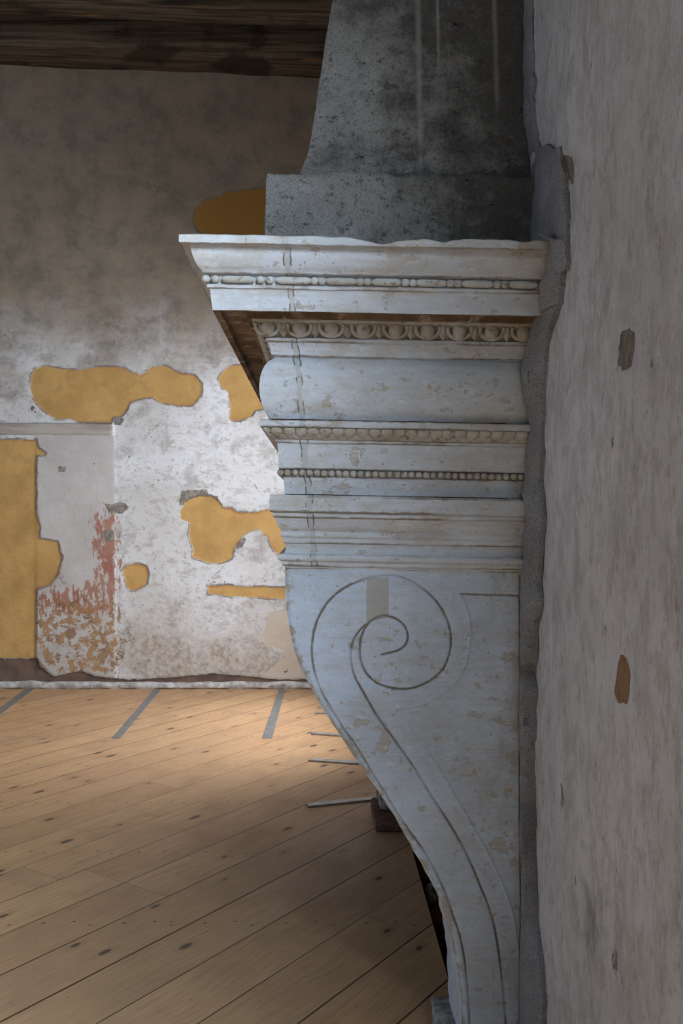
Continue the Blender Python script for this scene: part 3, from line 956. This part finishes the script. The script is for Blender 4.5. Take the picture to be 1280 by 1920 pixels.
# ---- hood: upright block and flared chimney breast
def ushape(levels, ns, nf, nb, mat, name, parent, amp, smooth=60):
    V = []
    for p, z in levels:
        for k in range(ns+1):
            t = k/ns; V.append([XW+.02+(X0-p-XW-.02)*t, D0-p, z, 0, -1])
        for k in range(1, nf+1):
            t = k/nf; V.append([X0-p, D0-p+(D1-D0+2*p)*t, z, -1, 0])
        for k in range(1, nb+1):
            t = k/nb; V.append([X0-p+(XW+.02-X0+p)*t, D1+p, z, 0, 1])
    W = []
    for x, y, z, nx, ny in V:
        d = nz((x, y, z), 6, 8)*amp+nz((x, y, z), 28, 3)*amp*.55+nz((x, y, z), 90, 1)*amp*.22
        W.append((x+nx*d, y+ny*d, z+(d*.4 if name == 'hood' or z < bt-.03 else d*1.8)))
    return mesh_obj(name, settleA(W), grid_faces(len(levels), ns+nf+nb+1), mat, parent, None, smooth)
bp, bt = prof(499, 322)
zb = ztop-.01
lv = [(bp, z) for z in np.linspace(zb, bt-.012, 26)]+[(bp-.003, bt-.005), (bp-.010, bt)]
hp = prof(566, 317)
lv += [(bp-.02, bt+.003), (bp-.035, bt+.010), (hp[0]-.004, bt+.022), (hp[0]-.03, bt+.03)]
ushape(lv, 110, 150, 20, MH, 'hood_block', fp, .0065)
hc = cr(seg((566,318),(577,288),(584,255),(591,215),(597,170),(604,120),(611,70),(621,15),(630,-40),(648,-140),(668,-260)), 8)
hl = [(hc[0][0]+.004, bt-.05)]+[(a, b) for a, b in hc if b > bt-.04]
hl = [h for h in hl]+[(hl[-1][0]-.25*t, hl[-1][1]+(ZC-hl[-1][1]+.1)*t) for t in (.25, .5, .75, 1.0)]
ushape(hl, 110, 150, 20, MH, 'hood', fp, .0065)

# ---- console jambs
A = [(560,1230),(400,970),(330,870),(250,740),(203,650),(177,550),(172,450),(195,340),(250,240),(330,170),(420,130),(500,110),(570,105),(640,120),(720,165),(800,240),(850,330),(868,420),(858,500),(825,575),(770,625),(700,660),(630,672),(550,662),(480,630),(430,570),(412,500),(415,430),(430,380),(455,343),(490,318),(540,305),(600,325),(640,365),(652,410),(640,450),(600,480),(520,500)]
A = [(520+.375*a, 1040+.375*b) for a, b in A]
A = [(884,2043),(880,1918),(876,1846),(866,1772),(850,1719),(829,1661),(797,1600),(765,1555)]+A
B = [(950,2043),(948,1918),(943,1852),(936,1793),(927,1740),(916,1700),(900,1661),(877,1607),(847,1552),(801,1480)]+[(520+.375*a, 1040+.375*b) for a, b in [(700,1090),(580,920),(500,810),(430,690),(385,605),(367,520),(375,440),(410,380),(455,343)]]
C1 = [(1100,1160),(1060,900),(1000,710),(900,490),(760,240),(620,0)]
C1 = [(680+.2656*a, 1480+.2656*b) for a, b in C1]+[(520+.375*a, 1040+.375*b) for a, b in [(800,1060),(700,920),(612,775)]]
C2 = [(520+.375*a, 1040+.375*b) for a, b in [(612,767),(710,755),(800,710),(880,650),(930,570),(955,480),(965,380),(945,270),(905,195)]]
def PW(pts, n=6): return np.array([plane(*p) for p in cr(pts, n)])
cA, cB, cC1, cC2 = PW(A), PW(B), PW(C1), PW(C2)
panel_poly = np.vstack([cC1, cC2, [plane(1060, 1114)], [plane(1060, 1790)]])
EDGE = [(534,1063),(535,1110),(538,1150),(546,1200),(560,1245),(578,1281),(600,1322),(640,1385),(680,1442),(720,1503),(755,1560),(794,1629),(822,1682),(838,1732),(852,1785),(862,1852),(867,1905),(869,1960),(866,2070)]
cE = PW(EDGE, 8)
order = np.argsort(cE[:, 1])
eZ, eX = cE[order, 1], cE[order, 0]
TH = .28
def console(y_near, sign, name, parent, full):
    """side face relief at y_near; body goes away from the camera (sign 1) or towards it (-1)"""
    zt = prof(534, 1064)[1]+.01
    nr = 620 if full else 90; ns_ = 270 if full else 40
    zs = np.linspace(0, zt, nr)
    xe = np.interp(zs, eZ, eX)
    chipn = np.array([nz((0, 0, z), 30, 5)*.0022+nz((0, 0, z), 9, 2)*.003 for z in zs])
    xe = xe+chipn
    tt = np.linspace(0, 1, ns_)
    XR = XW+.02
    X = xe[:, None]+(XR-xe[:, None])*tt[None, :]
    Z = np.repeat(zs[:, None], ns_, 1)
    Qs = np.stack([X.ravel(), Z.ravel()], 1)
    if full:
        dA, dB = pdist(Qs, cA), pdist(Qs, cB)
        dC = np.minimum(pdist(Qs, cC2), pdist(Qs, cC1))
        dL = pdist(Qs, np.array([plane(865, 1114), plane(978, 1117)]))
        sp = sdf(Qs, panel_poly)
        sw = sdf(Qs, [plane(686, 1084), plane(729, 1082), plane(729, 1158), plane(686, 1168)])
        dE = pdist(Qs, cE)
        dJ = pdist(Qs, np.array([plane(974, 1080), plane(976, 1300), plane(974, 1560), plane(977, 1700), plane(973, 2043)]))
        g = np.minimum(dA, dB); gcol = np.minimum(np.minimum(g, dJ), dL)
        h = -.0045*np.exp(-(g/.0028)**2)
        h += -.0015*np.clip(sp/.012+.5, 0, 1)+.0024*np.exp(-(dC/.0035)**2)-.0015*np.exp(-(dL/.0025)**2)
        # the volute ribbon is slightly cushioned
        h += .0008*np.exp(-((g-.02)/.014)**2)
        # round off the outer arris, sinking the band outside the rim groove
        h -= .010*np.exp(-(dE/.007)**2)
        h += np.array([nz((a, 0, b), 7, 1)*.0018+nz((a, 0, b), 40, 3)*.0006 for a, b in Qs])
    else:
        h = np.zeros(len(Qs)); g = gcol = np.full(len(Qs), .1); sw = np.full(len(Qs), -1.); dE = np.full(len(Qs), .1)
    H = h.reshape(nr, ns_)
    Y = y_near-sign*H
    nb_ = 24
    tb = np.linspace(1, 0, nb_+1)[:-1]
    Xf = np.repeat(xe[:, None], nb_, 1)+np.array([[nz((0, k*.012, z), 18, 4)*.0015 for k in range(nb_)] for z in zs])
    Yf = y_near+sign*TH*np.repeat(tb[None, :], nr, 0)
    Yf[:, -1] += 0
    XX = np.concatenate([np.full((nr, 1), XR), Xf, X], 1)
    YY = np.concatenate([np.full((nr, 1), y_near+sign*TH), Yf, Y], 1)
    ZZ = np.repeat(zs[:, None], XX.shape[1], 1)
    V = np.stack([XX.ravel(), YY.ravel(), ZZ.ravel()], 1)
    def pad(v, val): return np.concatenate([np.full((nr, nb_+1), val), v.reshape(nr, ns_)], 1).ravel()
    at = {'groove': pad(gcol, .1), 'swatch': pad(sw, -1.), 'edge': pad(dE, .02)}
    f = grid_faces(nr, nb_+1+ns_)
    W = settleA(V); W[:, 2] = np.maximum(W[:, 2], .0)
    return mesh_obj(name, W, f, MJ, parent, at, 45)
j1 = console(D0, 1, 'console_jamb', fp, True)
j2 = console(D1-TH, 1, 'console_jamb', fp, False)
def lump(name, x0, x1, y0, y1, z0, z1, mat, parent, amp=.006, seed=1, n=14):
    V = []; F_ = []
    def face(o, a, b):
        s = len(V)
        for i in range(n+1):
            for j in range(n+1):
                V.append([o[k]+a[k]*i/n+b[k]*j/n for k in range(3)])
        for i in range(n):
            for j in range(n):
                q = s+i*(n+1)+j; F_.append((q, q+1, q+n+2, q+n+1))
    dx, dy, dz = x1-x0, y1-y0, z1-z0
    face((x0, y0, z0), (0, 0, dz), (dx, 0, 0)); face((x0, y1, z0), (dx, 0, 0), (0, 0, dz))
    face((x0, y0, z0), (0, dy, 0), (0, 0, dz)); face((x1, y0, z0), (0, 0, dz), (0, dy, 0))
    face((x0, y0, z1), (0, dy, 0), (dx, 0, 0)); face((x0, y0, z0), (dx, 0, 0), (0, dy, 0))
    c = np.array([(x0+x1)/2, (y0+y1)/2, (z0+z1)/2]); hs = np.array([dx, dy, dz])/2
    W = []
    for v in V:
        q = (np.array(v)-c)/hs
        m = sorted(np.abs(q))
        r = 1-.035*max(0, m[1]-.7)/.3-.03*max(0, m[0]-.7)/.3
        v2 = c+q*hs*r
        v2 = v2+np.array([nz(v, 14, seed), nz(v, 14, seed+3), nz(v, 14, seed+6)*(.5 if v[2] > z0+1e-6 else 0)])*amp
        W.append(v2)
    return mesh_obj(name, W, F_, mat, parent, None, 40)
lump('foot', .335, .50, 2.47, 2.70, 0, .085, MGS, j1, .010, 3)
lump('foot', .305, .50, 4.52, 4.78, .036, .20, MGS, j2, .010, 5)
tag(lump('plinth_slab', .27, .545, 4.32, 4.74, 0, .036, MRS, fp, .005, 7), 'red-brown stone slab under the far jamb')
# inner lining between the jambs
fbk = MB()
fbk.box(.540, .556, 2.70, 4.50, .0, 2.05)
for q in range(8):
    fbk.box(.06+q*.06, .12+q*.06, D0+.26, D1-.26, 1.44-.02*q*0, 1.47)
fbk.build('fireback', MDARK, fp, 0)
# mortar joint along the wall, bridging from the mouldings to the plaster
LE = [(1008,437),(1032,452),(1026,490),(1024,512),(1012,530),(1012,585),(998,603),(988,640),(980,668),(976,690),(984,740),(988,785),(994,800),(986,830),(984,870),(982,900),(978,925),(985,950),(984,975),(980,1010),(982,1050),(978,1066),(974,1120),(975,1250),(973,1350),(975,1500),(977,1640),(975,1760),(974,1850),(973,1960),(973,2060)]
RE = [(1040,437),(1060,460),(1056,520),(1050,590),(1032,630),(1023,690),(1019,760),(1020,850),(1013,900),(1018,960),(1012,1050),(1011,1120),(1004,1190),(998,1260),(1004,1300),(1003,1380),(1000,1480),(1000,1600),(1003,1700),(1012,1760),(1022,1820),(1018,1880),(1012,1960),(1010,2060)]
pz = [(437,2.13),(455,2.13),(512,2.17),(535,2.19),(585,2.21),(600,2.30),(640,2.34),(668,2.36),(700,2.31),(740,2.30),(785,2.34),(800,2.34),(830,2.36),(880,2.37),(900,2.38),(926,2.35),(960,2.35),(975,2.37),(1010,2.375),(1045,2.365),(1066,2.385),(2100,2.388)]
ys = np.arange(437, 2062, 2.0)
le = np.interp(ys, [p[1] for p in LE], [p[0] for p in LE]); re_ = np.interp(ys, [p[1] for p in RE], [p[0] for p in RE])
dl = np.interp(ys, [p[0] for p in pz], [p[1] for p in pz])
ncm = 26
V = []
for y_, l_, r_, d_ in zip(ys, le, re_, dl):
    r_ += 3*nz((0, 0, y_), .02, 2, 4); l_ += 1.2*nz((0, 0, y_), .05, 9)
    dr = (XW-.002)*F/(r_-VX)
    z = EYE+(VY-y_)/F*d_
    if z < 0: z = 0
    xl = (l_-VX)/F*(d_-.006)
    a_ = np.array([xl, d_-.006, z]); b_ = np.array([XW-.008, dr, z])
    # back edges tuck under
    row = [np.array([xl+.004, d_+.012, z])]
    for k in range(ncm):
        t = k/(ncm-1)
        q = a_+(b_-a_)*t
        bul = .004*math.sin(math.pi*t)+nz((t*.05, 0, z), 40, 2)*.003
        row.append(q+np.array([-.7*bul, -.7*bul, 0]))
    row.append(np.array([XW+.006, dr-.001, z]))
    V += [tuple(q) for q in row]
mesh_obj('mortar_joint', V, grid_faces(len(ys), ncm+2), MM, fp, None, 50)
# mortar lump beside the block, above the cornice
ys = np.arange(-260, 545, 3.0)
V = []
for y_ in ys:
    l_ = np.interp(y_, [-260, 200, 300, 320, 450], [984, 986, 1002, 1004, 1005])+3*nz((0, 0, y_), .03, 4)
    r_ = np.interp(y_, [-260, 60, 215, 250, 300, 330, 450], [994, 998, 1003, 1006, 1012, 1050, 1062])+3*nz((0, 0, y_), .04, 7)
    d_ = np.interp(y_, [-260, 0, 200, 310, 322, 450], [2.52, 2.47, 2.42, 2.385, 2.32, 2.26])
    z = EYE+(VY-y_)/F*d_
    dr = min(d_-.01, (XW-.002)*F/(r_-VX))
    a_ = np.array([(l_-VX)/F*d_, d_, z]); b_ = np.array([XW-.004, dr, z])
    row = [a_+np.array([.0, .06, 0])]
    for k in range(14):
        t = k/13; q = a_+(b_-a_)*t
        bul = .003*math.sin(math.pi*t)+nz((t*.05, 0, z), 25, 2)*.006
        row.append(q+np.array([-.7*bul, -.7*bul, 0]))
    row.append(np.array([XW+.01, dr, z]))
    V += [tuple(q) for q in row]
mesh_obj('mortar_joint', V, grid_faces(len(ys), 16), MM, fp, None, 50)

# ------------------------------------------------------------ hearth pit
pt = MB()
pt.box(PX0-.01, PX1+.05, PY0-.02, PY1+.02, -.30, -.25)
pt.box(PX0-.012, PX0, PY0, PY1, -.30, -.036); pt.box(PX1+.02, PX1+.06, PY0-.02, PY1+.02, -.30, -.002)
pt.box(PX0, PX1+.05, PY0-.03, PY0, -.30, -.036); pt.box(PX0, PX1+.05, PY1, PY1+.03, -.30, -.036)
tag(pt.build('floor_pit', MDARK, smooth=0), kind='structure')

def rubble(kind, x, y, sx, sy, sz, mat, label, cat, seed, rz=0):
    o = lump(kind, -sx/2, sx/2, -sy/2, sy/2, 0, sz, mat, None, .010, seed, 10)
    o.location = (x, y, -.25); o.rotation_euler = (0, 0, rz)
    tag(o, label, cat, 'broken bricks in the hearth pit')
rubble('brick', .472, 4.00, .085, .20, .20, MBR, 'broken red brick in the dark hearth pit, the one further from us', 'brick', 11, .06)
rubble('brick', .474, 3.58, .085, .20, .19, MBR, 'broken red brick in the dark hearth pit, nearer than the crumpled sheet', 'brick', 13, -.05)
sh = MB(); sh.ball((0, 0, .11), .036, .085, .11, 24, 16)
sh.v = [(a+nz((a, b, c), 22, 2)*.018, b+nz((a, b, c), 22, 5)*.018, max(0, c+nz((a, b, c), 22, 8)*.02)) for a, b, c in sh.v]
o = sh.build('plastic_sheet', MPL, None, 40); o.location = (.470, 3.79, -.25)
tag(o, 'crumpled pale plastic sheet stuffed between the bricks in the hearth pit', 'sheet')

# ------------------------------------------------------------ metal strips on the floor
def quad_strip(name, pts, th, mat, label, group, screws=0):
    c = [on_floor(a, b) for a, b in pts]
    cx = sum(p[0] for p in c)/4; cy = sum(p[1] for p in c)/4
    e = empty(name, (cx, cy, 0), label, 'metal strip', group)
    m = MB()
    n_ = len(c)
    bev = .0012
    def shrink(p): return (p[0]+(cx-p[0])*.004, p[1]+(cy-p[1])*.004)
    top = [shrink(p) for p in c]
    m.add([(p[0], p[1], .0005) for p in c]+[(p[0], p[1], th-bev) for p in c]+[(p[0], p[1], th) for p in top],
          [(0, 1, 5, 4), (1, 2, 6, 5), (2, 3, 7, 6), (3, 0, 4, 7), (4, 5, 9, 8), (5, 6, 10, 9), (6, 7, 11, 10), (7, 4, 8, 11), (8, 9, 10, 11), (3, 2, 1, 0)])
    m.build('flat_bar', mat, e, 0)
    if screws:
        a = np.array([(c[0][0]+c[3][0])/2, (c[0][1]+c[3][1])/2]); b = np.array([(c[1][0]+c[2][0])/2, (c[1][1]+c[2][1])/2])
        L = b-a; nrm = np.array([-L[1], L[0]])/np.hypot(*L)
        for k in range(screws):
            q = a+L*(k+.6)/screws+nrm*(.012 if k % 2 else -.012)
            s_ = MB(); s_.tube([(q[0], q[1], th-.001), (q[0], q[1], th+.0015)], .0085, 12)
            s_.build('screw', MSC, e, 30)
    return e
G1 = 'flat grey steel strips let into the boards along the far wall'
quad_strip('metal_strip', [(209,1385),(225,1385),(302,1292.5),(289,1292.5)], .003, MZN, 'flat grey steel strip slanting out from the far wall, middle one of the three', G1, 0)
quad_strip('metal_strip', [(491,1384.5),(510,1384.5),(535,1292.5),(523,1292.5)], .003, MZN, 'flat grey steel strip running out from the far wall nearest to the fireplace', G1, 0)
quad_strip('metal_strip', [(-56,1370),(-38,1370),(63,1292.5),(47,1292.5)], .003, MZN, 'flat grey steel strip cut off by the left edge of the picture', G1, 0)
def cross_strip(lx, ly, rx, ry, h, label, ns_):
    a = on_floor(lx, ly); b = on_floor(rx, ry)
    d = np.array(b)-np.array(a); d = d/np.hypot(*d)
    b = np.array(a)+d*.52; nrm = np.array([-d[1], d[0]])
    e = empty('metal_strip', (float((a[0]+b[0])/2), float((a[1]+b[1])/2), 0), label, 'metal strip', 'screwed metal strips beside the hearth')
    c = [np.array(a)-nrm*h/2, b-nrm*h/2, b+nrm*h/2, np.array(a)+nrm*h/2]
    th = .010
    m = MB()
    m.add([(p[0], p[1], .0005) for p in c]+[(p[0], p[1], th) for p in c], [(0, 1, 5, 4), (1, 2, 6, 5), (2, 3, 7, 6), (3, 0, 4, 7), (4, 5, 6, 7), (3, 2, 1, 0)])
    m.build('flat_bar', MGV, e, 0)
    for k in range(ns_):
        q = np.array(a)+d*(.52*(k+.6)/ns_)+nrm*(.010 if k % 2 else -.010)
        s_ = MB(); s_.tube([(q[0], q[1], th-.001), (q[0], q[1], th+.0018)], .008, 12)
        s_.build('screw', MSC, e, 30)
cross_strip(576, 1512, 692, 1500, .050, 'screwed galvanised strip on the boards reaching the red-brown slab, nearest to us', 8)
cross_strip(580, 1426, 671, 1432, .048, 'screwed galvanised strip on the boards, second nearest of the four beside the fireplace', 8)
cross_strip(584, 1376, 637, 1380, .046, 'screwed galvanised strip on the boards, third nearest of the four beside the fireplace', 8)
cross_strip(591, 1338, 608, 1338, .046, 'short visible end of a galvanised strip by the fireplace, farthest of the four', 8)

# tidy helper properties and place parts under their roots
bpy.context.view_layer.update()
for o in list(COL.objects):
    if '_c' in o: del o['_c']
    if '_o' in o: del o['_o']
